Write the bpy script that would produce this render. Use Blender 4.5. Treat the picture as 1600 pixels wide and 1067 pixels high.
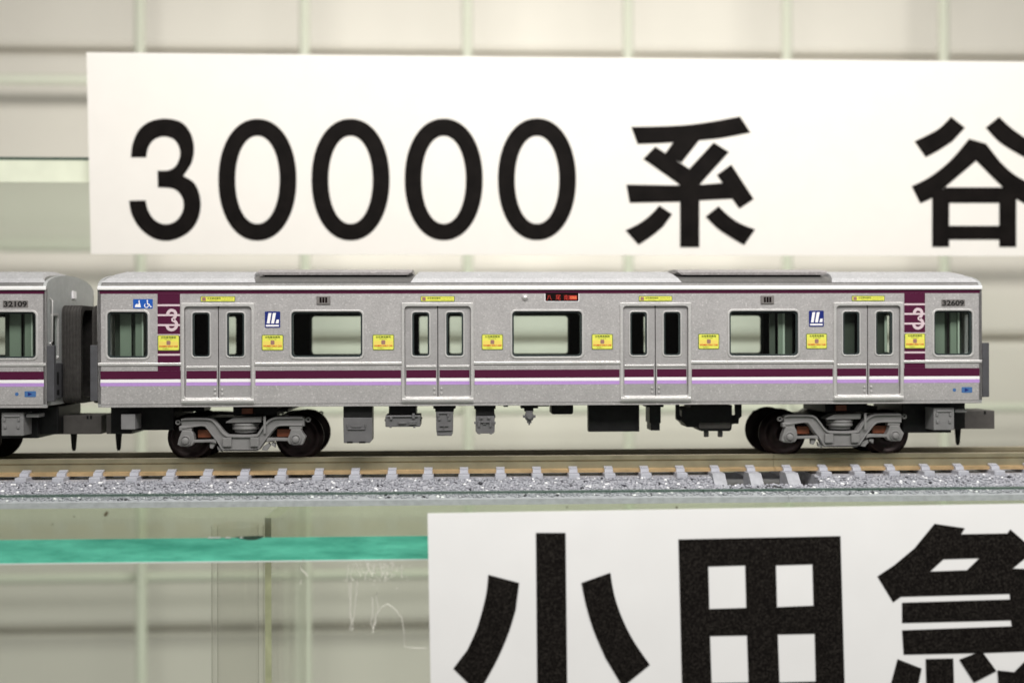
import bpy, bmesh, math, random
from math import sin, cos, pi, radians
from mathutils import Matrix, Vector
random.seed(7)
for o in list(bpy.data.objects): bpy.data.objects.remove(o)
scene = bpy.context.scene
C = scene.collection
# scale: a table-top scene, 1 unit = about 9 mm (100 photo pixels at the near side of the train)
# ------------------------------------------------------------------ camera
D = 17.5; F = 1750.0; TH = radians(2.4); RO = radians(0.15)
cam = bpy.data.cameras.new('camera'); co = bpy.data.objects.new('camera', cam); C.objects.link(co)
R0 = Vector((cos(TH), -sin(TH), 0)); V0 = Vector((sin(TH), cos(TH), 0)); U0 = Vector((0, 0, 1))
R1 = R0*cos(RO) - U0*sin(RO); U1 = R0*sin(RO) + U0*cos(RO)
m = Matrix.Identity(4)
for i in range(3):
    m[i][0] = R1[i]; m[i][1] = U1[i]; m[i][2] = -V0[i]
m.translation = -V0*D
co.matrix_world = m
cam.sensor_width = 36; cam.lens = 36*F/1600
cam.clip_start = .1; cam.clip_end = 500
cam.dof.use_dof = True; cam.dof.focus_distance = D - .75; cam.dof.aperture_fstop = .0394/.21
scene.camera = co
scene.render.resolution_x = 1024; scene.render.resolution_y = 682
scene.render.engine = 'CYCLES'
scene.cycles.transparent_max_bounces = 32
scene.cycles.max_bounces = 10
# ------------------------------------------------------------------ light
w = bpy.data.worlds.new('World'); scene.world = w; w.use_nodes = True
bg = w.node_tree.nodes['Background']; bg.inputs[0].default_value = (1.0, .97, .92, 1); bg.inputs[1].default_value = .27
def area(name, loc, rot, sx, sy, power, col=(1, .965, .9)):
    l = bpy.data.lights.new(name, 'AREA'); l.shape = 'RECTANGLE'; l.size = sx; l.size_y = sy; l.energy = power; l.color = col
    o = bpy.data.objects.new(name, l); C.objects.link(o); o.location = loc; o.rotation_euler = rot; return o
area('front_fill', (3, -13, 12.5), (radians(46), 0, 0), 30, 5, 5900, (1, .978, .94))  # added fill without a known fixture, brightens the upright faces of the train
area('case_lamp_front', (2, -1.5, 13), (radians(4), 0, 0), 30, 1.6, 700)
area('wall_fill', (3, 6.5, 10), (radians(62), 0, 0), 30, 2.5, 5300, (1, .97, .92))  # added fill hidden above the frame, lights the wall only
scene.view_settings.view_transform = 'Standard'; scene.view_settings.look = 'None'
scene.view_settings.exposure = 0; scene.view_settings.gamma = 1

def at(px, py, Y=0.0):
    u, v = px-800, 533.5-py
    u0 = u*cos(RO) + v*sin(RO); v0 = -u*sin(RO) + v*cos(RO)
    c, s = cos(TH), sin(TH)
    X = (u0*(D+Y*c) + F*Y*s)/(F*c - u0*s)
    return X, v0*(D + X*s + Y*c)/F
# ------------------------------------------------------------------ materials
M = {}
def nt(name):
    mt = bpy.data.materials.new(name); mt.use_nodes = True; M[name] = mt
    t = mt.node_tree; return mt, t, t.nodes['Principled BSDF']
def add(t, typ, **kw):
    n = t.nodes.new(typ)
    for k, v in kw.items(): setattr(n, k, v)
    return n
def mat(name, col, rough=.5, metal=0, noise=0, scale=20, bump=0, bscale=None, coat=0, dust=0):
    mt, t, b = nt(name)
    if max(col) < .12: b.inputs['Specular IOR Level'].default_value = .22
    b.inputs['Base Color'].default_value = (*col, 1); b.inputs['Roughness'].default_value = rough
    b.inputs['Metallic'].default_value = metal; b.inputs['Coat Weight'].default_value = coat
    tc = add(t, 'ShaderNodeTexCoord')
    if noise:
        n = add(t, 'ShaderNodeTexNoise'); n.inputs['Scale'].default_value = scale; n.inputs['Detail'].default_value = 5
        t.links.new(tc.outputs['Object'], n.inputs['Vector'])
        r = add(t, 'ShaderNodeMapRange'); r.inputs[1].default_value = .3; r.inputs[2].default_value = .7
        r.inputs[3].default_value = 1-noise; r.inputs[4].default_value = 1+noise
        t.links.new(n.outputs['Fac'], r.inputs[0])
        v = add(t, 'ShaderNodeVectorMath', operation='SCALE'); v.inputs[0].default_value = col
        t.links.new(r.outputs[0], v.inputs['Scale']); t.links.new(v.outputs[0], b.inputs['Base Color'])
    if bump:
        n = add(t, 'ShaderNodeTexNoise'); n.inputs['Scale'].default_value = bscale or scale*2; n.inputs['Detail'].default_value = 3
        t.links.new(tc.outputs['Object'], n.inputs['Vector'])
        bp = add(t, 'ShaderNodeBump'); bp.inputs['Strength'].default_value = bump; bp.inputs['Distance'].default_value = .01
        t.links.new(n.outputs['Fac'], bp.inputs['Height']); t.links.new(bp.outputs[0], b.inputs['Normal'])
    return mt
def flake(name, col, rough, metal, amt, scale):
    """metallic paint: fine random flakes of differing brightness and tilt"""
    mt, t, b = nt(name)
    tc = add(t, 'ShaderNodeTexCoord')
    vo = add(t, 'ShaderNodeTexVoronoi'); vo.inputs['Scale'].default_value = scale
    t.links.new(tc.outputs['Object'], vo.inputs['Vector'])
    sep = add(t, 'ShaderNodeSeparateColor'); t.links.new(vo.outputs['Color'], sep.inputs[0])
    r = add(t, 'ShaderNodeValToRGB')
    e = r.color_ramp.elements; e[0].position = 0; e[0].color = (*[c*(1-amt) for c in col], 1)
    e[1].position = .72; e[1].color = (*[c*(1+amt*.5) for c in col], 1)
    e2 = e.new(.93); e2.color = (*[c*(1+amt*.7) for c in col], 1)
    e3 = e.new(1); e3.color = (*[min(1, c*(1+amt*3.2)) for c in col], 1)
    t.links.new(sep.outputs[0], r.inputs[0])
    n = add(t, 'ShaderNodeTexNoise'); n.inputs['Scale'].default_value = 3; n.inputs['Detail'].default_value = 6
    t.links.new(tc.outputs['Object'], n.inputs['Vector'])
    mr = add(t, 'ShaderNodeMapRange'); mr.inputs[1].default_value = .3; mr.inputs[2].default_value = .7; mr.inputs[3].default_value = .94; mr.inputs[4].default_value = 1.06
    t.links.new(n.outputs['Fac'], mr.inputs[0])
    v = add(t, 'ShaderNodeVectorMath', operation='SCALE'); t.links.new(r.outputs[0], v.inputs[0]); t.links.new(mr.outputs[0], v.inputs['Scale'])
    t.links.new(v.outputs[0], b.inputs['Base Color'])
    b.inputs['Metallic'].default_value = metal; b.inputs['Roughness'].default_value = rough
    bp = add(t, 'ShaderNodeBump'); bp.inputs['Strength'].default_value = .25; bp.inputs['Distance'].default_value = .006
    t.links.new(sep.outputs[1], bp.inputs['Height']); t.links.new(bp.outputs[0], b.inputs['Normal'])
    return mt
def glass(name, tint, ior=1.5, gloss=(1, 1, 1), rough=0.0):
    mt = bpy.data.materials.new(name); mt.use_nodes = True; M[name] = mt; t = mt.node_tree; t.nodes.clear()
    o = add(t, 'ShaderNodeOutputMaterial'); mx = add(t, 'ShaderNodeMixShader'); tr = add(t, 'ShaderNodeBsdfTransparent')
    gl = add(t, 'ShaderNodeBsdfGlossy'); fr = add(t, 'ShaderNodeFresnel')
    ge = add(t, 'ShaderNodeNewGeometry'); mi = add(t, 'ShaderNodeMix'); mi.data_type = 'FLOAT'
    mi.inputs[2].default_value = ior; mi.inputs[3].default_value = 1/ior
    t.links.new(ge.outputs['Backfacing'], mi.inputs[0]); t.links.new(mi.outputs[0], fr.inputs[0])
    tr.inputs[0].default_value = (*tint, 1); gl.inputs[0].default_value = (*gloss, 1); gl.inputs['Roughness'].default_value = rough
    t.links.new(fr.outputs[0], mx.inputs[0]); t.links.new(tr.outputs[0], mx.inputs[1]); t.links.new(gl.outputs[0], mx.inputs[2]); t.links.new(mx.outputs[0], o.inputs[0])
    return mt
flake('silver', (.455, .440, .440), .40, .38, .105, 55)
flake('door_silver', (.42, .408, .410), .36, .4, .06, 62)
flake('bright_silver', (.66, .65, .64), .28, .5, .05, 60)
mat('gutter_silver', (.90, .89, .89), .35, .15, .04, 20)
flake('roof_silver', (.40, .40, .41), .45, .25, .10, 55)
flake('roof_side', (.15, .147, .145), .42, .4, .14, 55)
flake('aircon_grey', (.36, .34, .34), .5, .2, .18, 50)
mat('purple', (.070, .006, .032), .45, 0, .06, 30)
mat('lilac', (.45, .27, .62), .45, 0, .05, 30)
mat('white_print', (.86, .84, .86), .45)
mat('pink_print', (.62, .50, .54), .5)
mat('black_plastic', (.008, .008, .0085), .5, 0, .3, 12)
mat('inner_black', (.006, .0065, .006), .6)
mat('inner_grey', (.09, .11, .095), .6)
mat('rubber', (.035, .045, .045), .35)
mat('reflection', (.22, .27, .21), .3)  # strip colours painted after reflections in the clear window plastic
mat('reflection_dark', (.085, .10, .08), .35)
mat('reflection_light', (.52, .60, .50), .3)
mat('hood_grey', (.075, .075, .082), .5, 0, .1, 8)
mat('bellows', (.055, .051, .048), .75, 0, .2, 14)
mat('end_grey', (.36, .37, .37), .5, .1, .08, 9)
mat('bogie_grey', (.20, .195, .195), .48, 0, .10, 6, .25, 60)
mat('box_grey', (.125, .122, .127), .5, 0, .10, 6, .2, 60)
mat('box_light', (.19, .187, .19), .5, 0, .10, 6, .2, 60)
mat('coupler_grey', (.10, .092, .088), .55, 0, .12, 7, .2, 60)
mat('wheel_metal', (.020, .013, .013), .30, .5, .4, 5)
mat('wheel_rim', (.12, .08, .07), .3, .9)
mat('copper', (.20, .060, .028), .45, .3, .25, 9)
mat('label_yellow', (.72, .72, .10), .45, 0, .05, 18)
mat('label_orange', (.78, .62, .12), .45)
mat('label_border', (.10, .15, .03), .5)
mat('label_dark', (.06, .12, .015), .5)
mat('label_red', (.62, .06, .015), .5)
mat('label_icon', (.30, .16, .13), .5)
mat('logo_blue', (.005, .016, .16), .35)
mat('sign_blue', (.01, .09, .42), .35)
mat('small_blue', (.05, .14, .34), .45)
mat('plate_dark', (.20, .185, .18), .45, .3)
mat('digit_black', (.02, .018, .018), .5)
mat('led_black', (.008, .004, .004), .2)
mt, t, b = nt('led_red'); b.inputs['Base Color'].default_value = (.5, .03, .02, 1); b.inputs['Roughness'].default_value = .4
mat('led_amber', (.8, .22, .08), .4)
mat('rail_web', (.26, .232, .155), .45, .35, .16, 3)
mat('rail_head', (.58, .50, .38), .35, .5, .25, 4)
mat('rail_foot', (.66, .46, .255), .38, .55, .18, 5)
mat('sleeper', (.47, .475, .53), .5, 0, .07, 9, .25, 40)
mat('track_base', (.40, .405, .44), .6, 0, .12, 10, .4, 30)
mat('paper', (.84, .81, .765), .75, 0, .012, 2)
mat('paper_front', (.875, .875, .87), .7, 0, .02, 1.4)
mat('ink', (.007, .0055, .005), .6, 0, .35, 3); M['ink'].node_tree.nodes['Principled BSDF'].inputs['Specular IOR Level'].default_value = .06
mat('wall_panel', (.745, .715, .645), .7, 0, .03, .25)
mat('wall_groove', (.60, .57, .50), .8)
mat('wire_white', (.59, .61, .505), .45)
glass('clear_glass', (.95, .98, .955))
glass('shelf_glass', (.945, .965, .90), 1.055, (.86, .93, .80), .12)
glass('pane_glass', (.955, .975, .955), 1.45)
glass('window_glass', (.90, .925, .915), 1.17)
glass('acrylic', (.94, .935, .915), 1.45)
_t = M['acrylic'].node_tree; _lw = add(_t, 'ShaderNodeLayerWeight'); _lw.inputs[0].default_value = .25; _cr = add(_t, 'ShaderNodeValToRGB')
_cr.color_ramp.elements[0].color = (.975, .973, .965, 1); _cr.color_ramp.elements[1].color = (.55, .545, .50, 1); _cr.color_ramp.elements[0].position = .35
_t.links.new(_lw.outputs['Facing'], _cr.inputs[0]); _t.links.new(_cr.outputs[0], [n for n in _t.nodes if n.type == 'BSDF_TRANSPARENT'][0].inputs[0])   # longer path through the wall near its edges
mat('glass_edge_line', (.03, .07, .05), .4)
mat('tube_edge', (.42, .41, .36), .2)
mat('fin_edge', (.46, .445, .31), .3, 0, .2, 4)
mat('residue', (.80, .78, .71), .5)
mat('speck', (.10, .085, .05), .7)
# teal cut edge of float glass
mt, t, b = nt('teal_edge')
tc = add(t, 'ShaderNodeTexCoord'); mp = add(t, 'ShaderNodeMapping'); mp.inputs['Scale'].default_value = (.55, 1, 3)
t.links.new(tc.outputs['Object'], mp.inputs[0])
n = add(t, 'ShaderNodeTexNoise'); n.inputs['Scale'].default_value = 2.6; n.inputs['Detail'].default_value = 9; n.inputs['Roughness'].default_value = .62; t.links.new(mp.outputs[0], n.inputs['Vector'])
r = add(t, 'ShaderNodeValToRGB'); e = r.color_ramp.elements
e[0].position = .32; e[0].color = (.05, .42, .31, 1); e[1].position = .68; e[1].color = (.17, .78, .60, 1)
t.links.new(n.outputs['Fac'], r.inputs[0]); t.links.new(r.outputs[0], b.inputs['Base Color']); b.inputs['Roughness'].default_value = .3
# ballast stones: one colour per stone
mt, t, b = nt('ballast')
g = add(t, 'ShaderNodeNewGeometry'); r = add(t, 'ShaderNodeValToRGB'); r.color_ramp.interpolation = 'CONSTANT'
e = r.color_ramp.elements; e[0].position = 0; e[0].color = (.03, .03, .04, 1); e[1].position = .025; e[1].color = (.29, .295, .33, 1)
for p, c in ((.2, (.32, .32, .36)), (.45, (.345, .35, .39)), (.7, (.37, .375, .415)), (.88, (.46, .46, .50)), (.962, (.9, .9, .92))):
    x = e.new(p); x.color = (*c, 1)
t.links.new(g.outputs['Random Per Island'], r.inputs[0]); t.links.new(r.outputs[0], b.inputs['Base Color']); b.inputs['Roughness'].default_value = .38
# front sign ink, with the toner's fine pinholes
mt, t, b = nt('toner')
tc = add(t, 'ShaderNodeTexCoord'); vo = add(t, 'ShaderNodeTexVoronoi'); vo.inputs['Scale'].default_value = 80; t.links.new(tc.outputs['Object'], vo.inputs['Vector'])
sep = add(t, 'ShaderNodeSeparateColor'); t.links.new(vo.outputs['Color'], sep.inputs[0])
r = add(t, 'ShaderNodeValToRGB'); e = r.color_ramp.elements; e[0].position = .55; e[0].color = (.006, .005, .0045, 1); e[1].position = 1; e[1].color = (.034, .030, .026, 1)
t.links.new(sep.outputs[0], r.inputs[0]); t.links.new(r.outputs[0], b.inputs['Base Color']); b.inputs['Roughness'].default_value = .6; b.inputs['Specular IOR Level'].default_value = .05
# ------------------------------------------------------------------ mesh helpers
class B:
    def __init__(s): s.v = []; s.f = []; s.sm = []; s.mk = []; s.nest = 0
    def addm(s, vs, fs, smooth=False):
        if not s.nest: s.mk.append((len(s.v), len(s.f)))
        k = len(s.v); s.v += [tuple(v) for v in vs]; s.f += [tuple(i+k for i in f) for f in fs]; s.sm += [smooth]*len(fs); return s
    def frombm(s, bm, smooth=False):
        bm.verts.index_update(); s.addm([v.co for v in bm.verts], [[v.index for v in f.verts] for f in bm.faces], smooth); bm.free(); return s
    def box(s, x0, x1, y0, y1, z0, z1, bev=0, seg=2):
        if x0 > x1: x0, x1 = x1, x0
        if z0 > z1: z0, z1 = z1, z0
        bm = bmesh.new(); bmesh.ops.create_cube(bm, size=1)
        for v in bm.verts: v.co = ((x0+x1)/2+v.co.x*(x1-x0), (y0+y1)/2+v.co.y*(y1-y0), (z0+z1)/2+v.co.z*(z1-z0))
        if bev: bmesh.ops.bevel(bm, geom=list(bm.edges), offset=bev, segments=seg, affect='EDGES', profile=.5)
        return s.frombm(bm)
    def cyl(s, ax, c, r, l, seg=24, r2=None, bev=0):
        """cylinder centred at c, length l along axis"""
        r2 = r if r2 is None else r2
        prof = [(-l/2, r), (l/2, r2)]
        if bev: prof = [(-l/2, r-bev), (-l/2+bev, r), (l/2-bev, r2), (l/2, r2-bev)]
        return s.lathe(ax, c, prof, seg)
    def lathe(s, ax, c, prof, seg=32, cap=True):
        vs = []; fs = []; n = len(prof)
        for k in range(seg):
            a = 2*pi*k/seg
            for (h, r) in prof:
                p, q = r*cos(a), r*sin(a)
                v = {'x': (h, p, q), 'y': (q, h, p), 'z': (p, q, h)}[ax]
                vs.append((c[0]+v[0], c[1]+v[1], c[2]+v[2]))
        for k in range(seg):
            k2 = (k+1) % seg
            for i in range(n-1): fs.append((k*n+i, k2*n+i, k2*n+i+1, k*n+i+1))
        s.addm(vs, fs, True)
        s.nest = 1
        if cap:
            s.addm([vs[k*n] for k in range(seg)], [tuple(range(seg-1, -1, -1))]); s.addm([vs[k*n+n-1] for k in range(seg)], [tuple(range(seg))])
        s.nest = 0
        return s
    def plate(s, polys, y0, y1, bev=0):
        """outlines (first outer, others holes or islands) in x,z filled and extruded in y"""
        cu = bpy.data.curves.new('c', 'CURVE'); cu.dimensions = '2D'; cu.fill_mode = 'BOTH'
        cu.extrude = max(1e-5, (y1-y0)/2-bev); cu.bevel_depth = bev; cu.bevel_resolution = 2; cu.offset = -bev
        for p in polys:
            sp = cu.splines.new('POLY'); sp.points.add(len(p)-1)
            for i, q in enumerate(p): sp.points[i].co = (q[0], q[1], 0, 1)
            sp.use_cyclic_u = True
        ob = bpy.data.objects.new('c', cu); me = bpy.data.meshes.new_from_object(ob)
        ym = (y0+y1)/2
        s.addm([(v.co.x, ym-v.co.z, v.co.y) for v in me.vertices], [tuple(p.vertices) for p in me.polygons])
        bpy.data.objects.remove(ob); bpy.data.curves.remove(cu); bpy.data.meshes.remove(me)
        return s
    def prism(s, prof, x0, x1, off=None):
        """profile (y,z) swept along x; off gives each profile point's end inset"""
        n = len(prof); off = off or [(0, 0)]*n
        vs = [(x0+off[i][0], p[0], p[1]) for i, p in enumerate(prof)]+[(x1-off[i][1], p[0], p[1]) for i, p in enumerate(prof)]
        fs = [(i, n+i, n+(i+1) % n, (i+1) % n) for i in range(n)]+[tuple(range(n)), tuple(range(2*n-1, n-1, -1))]
        return s.addm(vs, fs)
    def text(s, body, x0, x1, z0, z1, y, bold=0, th=.002):
        cu = bpy.data.curves.new('t', 'FONT'); cu.body = body; cu.size = 1; cu.offset = bold; cu.resolution_u = 3
        ob = bpy.data.objects.new('t', cu); C.objects.link(ob)
        dg = bpy.context.evaluated_depsgraph_get(); me = bpy.data.meshes.new_from_object(ob.evaluated_get(dg))
        if len(me.vertices):
            xs = [v.co.x for v in me.vertices]; ys = [v.co.y for v in me.vertices]
            a, b_, c, d = min(xs), max(xs), min(ys), max(ys)
            s.addm([(x0+(v.co.x-a)/(b_-a)*(x1-x0), y, z0+(v.co.y-c)/(d-c)*(z1-z0)) for v in me.vertices], [tuple(p.vertices) for p in me.polygons])
        bpy.data.objects.remove(ob); bpy.data.curves.remove(cu); bpy.data.meshes.remove(me)
        return s
    def tube(s, pts, r, seg=8):
        pts = [Vector(p) for p in pts]; vs = []; fs = []
        for i, p in enumerate(pts):
            d = (pts[min(i+1, len(pts)-1)]-pts[max(i-1, 0)]).normalized()
            a = d.cross(Vector((0.01, .3, 1))).normalized(); b_ = d.cross(a)
            for k in range(seg): vs.append(p+a*r*cos(2*pi*k/seg)+b_*r*sin(2*pi*k/seg))
        for i in range(len(pts)-1):
            for k in range(seg): fs.append((i*seg+k, i*seg+(k+1) % seg, (i+1)*seg+(k+1) % seg, (i+1)*seg+k))
        fs += [tuple(range(seg)), tuple(range((len(pts)-1)*seg+seg-1, (len(pts)-1)*seg-1, -1))]
        return s.addm(vs, fs, True)
    def mesh(s, name, m):
        me = bpy.data.meshes.new(name); me.from_pydata(s.v, [], s.f)
        me.polygons.foreach_set('use_smooth', s.sm); me.materials.append(M[m]); me.update(); return me
    def each(s, name, m, parent=None):
        """one object for every shape added"""
        out = []; mk = s.mk+[(len(s.v), len(s.f))]
        for (v0, f0), (v1, f1) in zip(mk, mk[1:]):
            b = B(); b.v = s.v[v0:v1]; b.f = [tuple(i-v0 for i in f) for f in s.f[f0:f1]]; b.sm = s.sm[f0:f1]; out.append(b.obj(name, m, parent))
        return out
    def obj(s, name, m, parent=None, off=None):
        o = bpy.data.objects.new(name, s.mesh(name, m)); C.objects.link(o)
        if parent:
            o.parent = parent
            if parent.type == 'EMPTY': o.location = -Vector(parent.location)+Vector(parent.get('_o', (0, 0, 0)))
        return o
def thing(name, label, cat, loc, group=None):
    o = bpy.data.objects.new(name, None); C.objects.link(o); o.location = loc; o.empty_display_size = .3
    return tag(o, label, cat, group)
def tag(o, label=None, cat=None, group=None, kind=None):
    if label: o['label'] = label
    if cat: o['category'] = cat
    if group: o['group'] = group
    if kind: o['kind'] = kind
    return o
def rr(x0, x1, z0, z1, r, n=5):
    p = []
    for cx, cz, a0 in ((x1-r, z1-r, 0), (x0+r, z1-r, pi/2), (x0+r, z0+r, pi), (x1-r, z0+r, 3*pi/2)):
        for k in range(n+1): a = a0+pi/2*k/n; p.append((cx+r*cos(a), cz+r*sin(a)))
    return p
def ell(cx, cz, rx, rz, n=56, e=2.0):
    return [(cx+rx*math.copysign(abs(cos(a))**(2/e), cos(a)), cz+rz*math.copysign(abs(sin(a))**(2/e), sin(a))) for a in (2*pi*k/n for k in range(n))]
def smooth(runs, n=5):
    """each run is a Catmull-Rom curve; corners stay where runs meet"""
    out = []
    for p in runs:
        if len(p) < 3: out += p; continue
        q = [p[0]]+list(p)+[p[-1]]
        for i in range(1, len(q)-2):
            for k in range(n):
                t_ = k/n; a, b_, c, d = q[i-1], q[i], q[i+1], q[i+2]
                out.append(tuple(.5*(2*b_[j]+(c[j]-a[j])*t_+(2*a[j]-5*b_[j]+4*c[j]-d[j])*t_**2+(3*b_[j]-a[j]-3*c[j]+d[j])*t_**3) for j in (0, 1)))
        out.append(p[-1])
    return out
def ribbon(path, wd):
    L, R = [], []
    for i, p in enumerate(path):
        a = path[max(0, i-1)]; b_ = path[min(len(path)-1, i+1)]
        dx, dz = b_[0]-a[0], b_[1]-a[1]; l = math.hypot(dx, dz); nx, nz = -dz/l*wd/2, dx/l*wd/2
        L.append((p[0]+nx, p[1]+nz)); R.append((p[0]-nx, p[1]-nz))
    return L+R[::-1]
# ================================================================== SETTING
WY = 27.0
wp = B(); wg = B()
zs = []
zg = lambda py, Y: at(800, py, Y)[1]
pitch = 447/F*(D+WY); z0 = at(800, 530, WY)[1]
lines = [z0+pitch*k for k in range(-3, 4)]
panels = []
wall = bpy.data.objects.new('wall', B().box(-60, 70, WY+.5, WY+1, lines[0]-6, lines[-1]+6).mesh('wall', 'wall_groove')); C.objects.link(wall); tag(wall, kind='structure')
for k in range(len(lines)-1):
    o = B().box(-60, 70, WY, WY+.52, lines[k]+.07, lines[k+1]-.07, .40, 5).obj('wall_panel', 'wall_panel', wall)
# wire grid
GY = 24.0
def tube_line(p, q, r): return B().tube([p, q], r, 12)
gx0 = at(477, 40, GY)[0]; gp = at(977, 40, GY)[0]-at(727, 40, GY)[0]
gz = [at(800, y, GY)[1] for y in (128, 386, 641, 897)]; gpz = (gz[0]-gz[3])/3
zt, zb = gz[0]+gpz*2, gz[3]-gpz*2
grid = thing('wire_grid', 'pale wire display grid standing in front of the wall, out of focus', 'wire grid', (at(800, 500, GY)[0], GY, zb))
for k in range(-3, 8): tube_line((gx0+gp*k, GY-.2, zb), (gx0+gp*k, GY-.2, zt), .19).obj('upright_wire', 'wire_white', grid)
for k in range(-2, 6): tube_line((gx0-gp*3.4, GY+.2, gz[0]-gpz*k), (gx0+gp*7.4, GY+.2, gz[0]-gpz*k), .19).obj('cross_wire', 'wire_white', grid)
# rear glass shelf
RY = 5.2
za = at(70, 250, RY)[1]; zb_ = at(70, 285, RY)[1]
rs = thing('glass_shelf', 'upper glass shelf with pale front edge, showing left of the 30000 sign', 'shelf', (0, RY, zb_), 'glass shelves')
glass('rear_shelf_glass', (.925, .945, .925), 1.1, (.9, .95, .9), .1)
B().box(-17, 19, RY+.02, 23, zb_, za).obj('glass_sheet', 'rear_shelf_glass', rs)
mat('pale_edge', (.80, .84, .68), .35, 0, .05, 2)
B().box(-17, 19, RY, RY+.018, zb_+.003, za-.003).obj('cut_edge', 'pale_edge', rs)
B().box(-17, 19, RY-.01, RY+.03, za-.003, za+.05).obj('edge_line', 'glass_edge_line', rs)
# front glass shelf
SY = -3.0; ZS = at(800, 835, SY)[1]; ZS = -2.50
zf = at(340, 877, SY)[1]
fs_ = thing('glass_shelf', 'lower glass shelf with bright teal front edge carrying the track', 'shelf', (0, SY, zf), 'glass shelves')
B().box(-14, 16, SY+.02, 5.0, zf, ZS).obj('glass_sheet', 'shelf_glass', fs_)
te = B().box(-14, 16, SY, SY+.018, zf+.004, ZS-.004).obj('cut_edge', 'teal_edge', fs_)
B().box(-14, 16, SY-.012, SY+.0, zf-.012, zf+.006).obj('edge_line', 'white_print', fs_)
# chip in the edge
ch = []
for k in range(15):
    a = k/14; x = 362+50*a; ch.append((x, 837.5+8*math.sin(pi*min(1, a*1.0))**.8*(.3+.7*a)))
ch = [at(x, y, SY) for x, y in [(366, 838.5)]+ch[1:]+[(412, 836.6), (390, 837)]]
B().plate([ch], SY-.006, SY-.001).obj('chip', 'glass_edge_line', te)
for a, b_ in ((325, 345), (352, 361), (375, 380)):  # white plates painted as glints along the glass edge
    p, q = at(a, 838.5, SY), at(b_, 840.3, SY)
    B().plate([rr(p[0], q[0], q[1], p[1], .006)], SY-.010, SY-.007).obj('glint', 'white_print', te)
# front glass pane
PY = -3.35
zp = at(800, 768.5, PY)[1]
pane = thing('glass_screen', 'clear upright glass strip along the front of the lower shelf', 'glass screen', (0, PY, -9))
B().box(-14, 16, PY, PY+.13, -9, zp-.016).obj('sheet', 'pane_glass', pane)
B().box(-14, 16, PY-.002, PY+.132, zp-.016, zp).obj('top_edge', 'glass_edge_line', pane)
# adhesive residue on the pane
rb = B(); rnd = random.Random(3)
def squig(px, py, n, dx, dy, wd):
    pts = [(px, py)]
    for _ in range(n):
        px += rnd.uniform(-dx, dx); py += rnd.uniform(.3, 1)*dy; pts.append((px, py))
    P = [at(x, y, PY) for x, y in pts]; rb.tube([(x, PY-.003, z) for x, z in P], wd, 5)
for x in (546, 551, 556, 572, 578, 585, 592, 600, 606, 613, 620, 627):
    squig(x, 876+rnd.uniform(0, 5), rnd.randint(4, 9), 3, 5, .004)
for x in (546, 549, 558): squig(x, 905, 14, 1.6, 8, .004)
squig(580, 930, 12, 2.2, 7, .005); squig(590, 925, 10, 3, 8, .004); squig(472, 880, 6, 4, 5, .006); squig(470, 905, 3, 2, 3, .005)
for i in range(120):
    x, y = rnd.gauss(590, 22), 878+abs(rnd.gauss(0, 14)); x, z = at(x, y, PY)
    rb.addm([(x+rnd.uniform(-.02, .02), PY-.004, z+rnd.uniform(-.02, .02)) for _ in range(3)], [(0, 1, 2)])
P = [at(x, y, PY) for x, y in ((583, 985), (586, 965), (596, 948), (606, 943), (618, 952), (628, 965), (631, 985), (632, 1010), (650, 1012), (668, 1012))]
rb.tube([(x, PY-.003, z) for x, z in P], .0045, 5)
tag(rb.obj('adhesive_residue', 'residue', pane), kind='stuff')
sk = B()
for x, y, s_ in ((165, 804, 3), (167, 801, 2.5), (116, 807, 1.3), (82, 819, 1.2), (886, 792, 1.6), (1057, 792, 2), (1237, 778, 1), (798, 849, .8), (474, 874, 1), (1152, 796, 1)):
    X, z = at(x, y, PY); r_ = s_*.009
    bm = bmesh.new(); bmesh.ops.create_icosphere(bm, subdivisions=1, radius=r_)
    for v in bm.verts: v.co = Vector((v.co.x*rnd.uniform(.6, 1.3)+X, v.co.y*.3+PY-.003, v.co.z*rnd.uniform(.6, 1.4)+z))
    sk.frombm(bm)
sk.obj('dust', 'speck', pane)
# acrylic tube and fin under the shelf
TY = .6
x0, x1 = at(331, 950, TY)[0], at(413, 950, TY)[0]
tb = thing('acrylic_tube', 'clear acrylic tube standing under the lower glass shelf', 'tube', ((x0+x1)/2, TY, -9))
B().lathe('z', ((x0+x1)/2, TY, -5.93), [(-3.0, (x1-x0)/2), (3.0, (x1-x0)/2)], 48, False).obj('outer_wall', 'acrylic', tb)
B().lathe('z', ((x0+x1)/2, TY, -5.93), [(-3.0, (x1-x0)/2-.09), (3.0, (x1-x0)/2-.09)], 48, False).obj('inner_wall', 'acrylic', tb)
x0, x1 = at(414, 950, TY)[0], at(424, 950, TY)[0]; x2 = at(435, 950, TY)[0]
fn = thing('glass_upright', 'narrow olive edge of an upright glass panel beside the acrylic tube', 'glass panel', (x1, TY, -9))
B().box(x0, x1, TY, TY+.02, -9, zf-.01).obj('cut_edge', 'fin_edge', fn)
B().box(x0, x2, TY+.022, TY+3.2, -9, zf-.01).obj('sheet', 'acrylic', fn)
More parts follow.
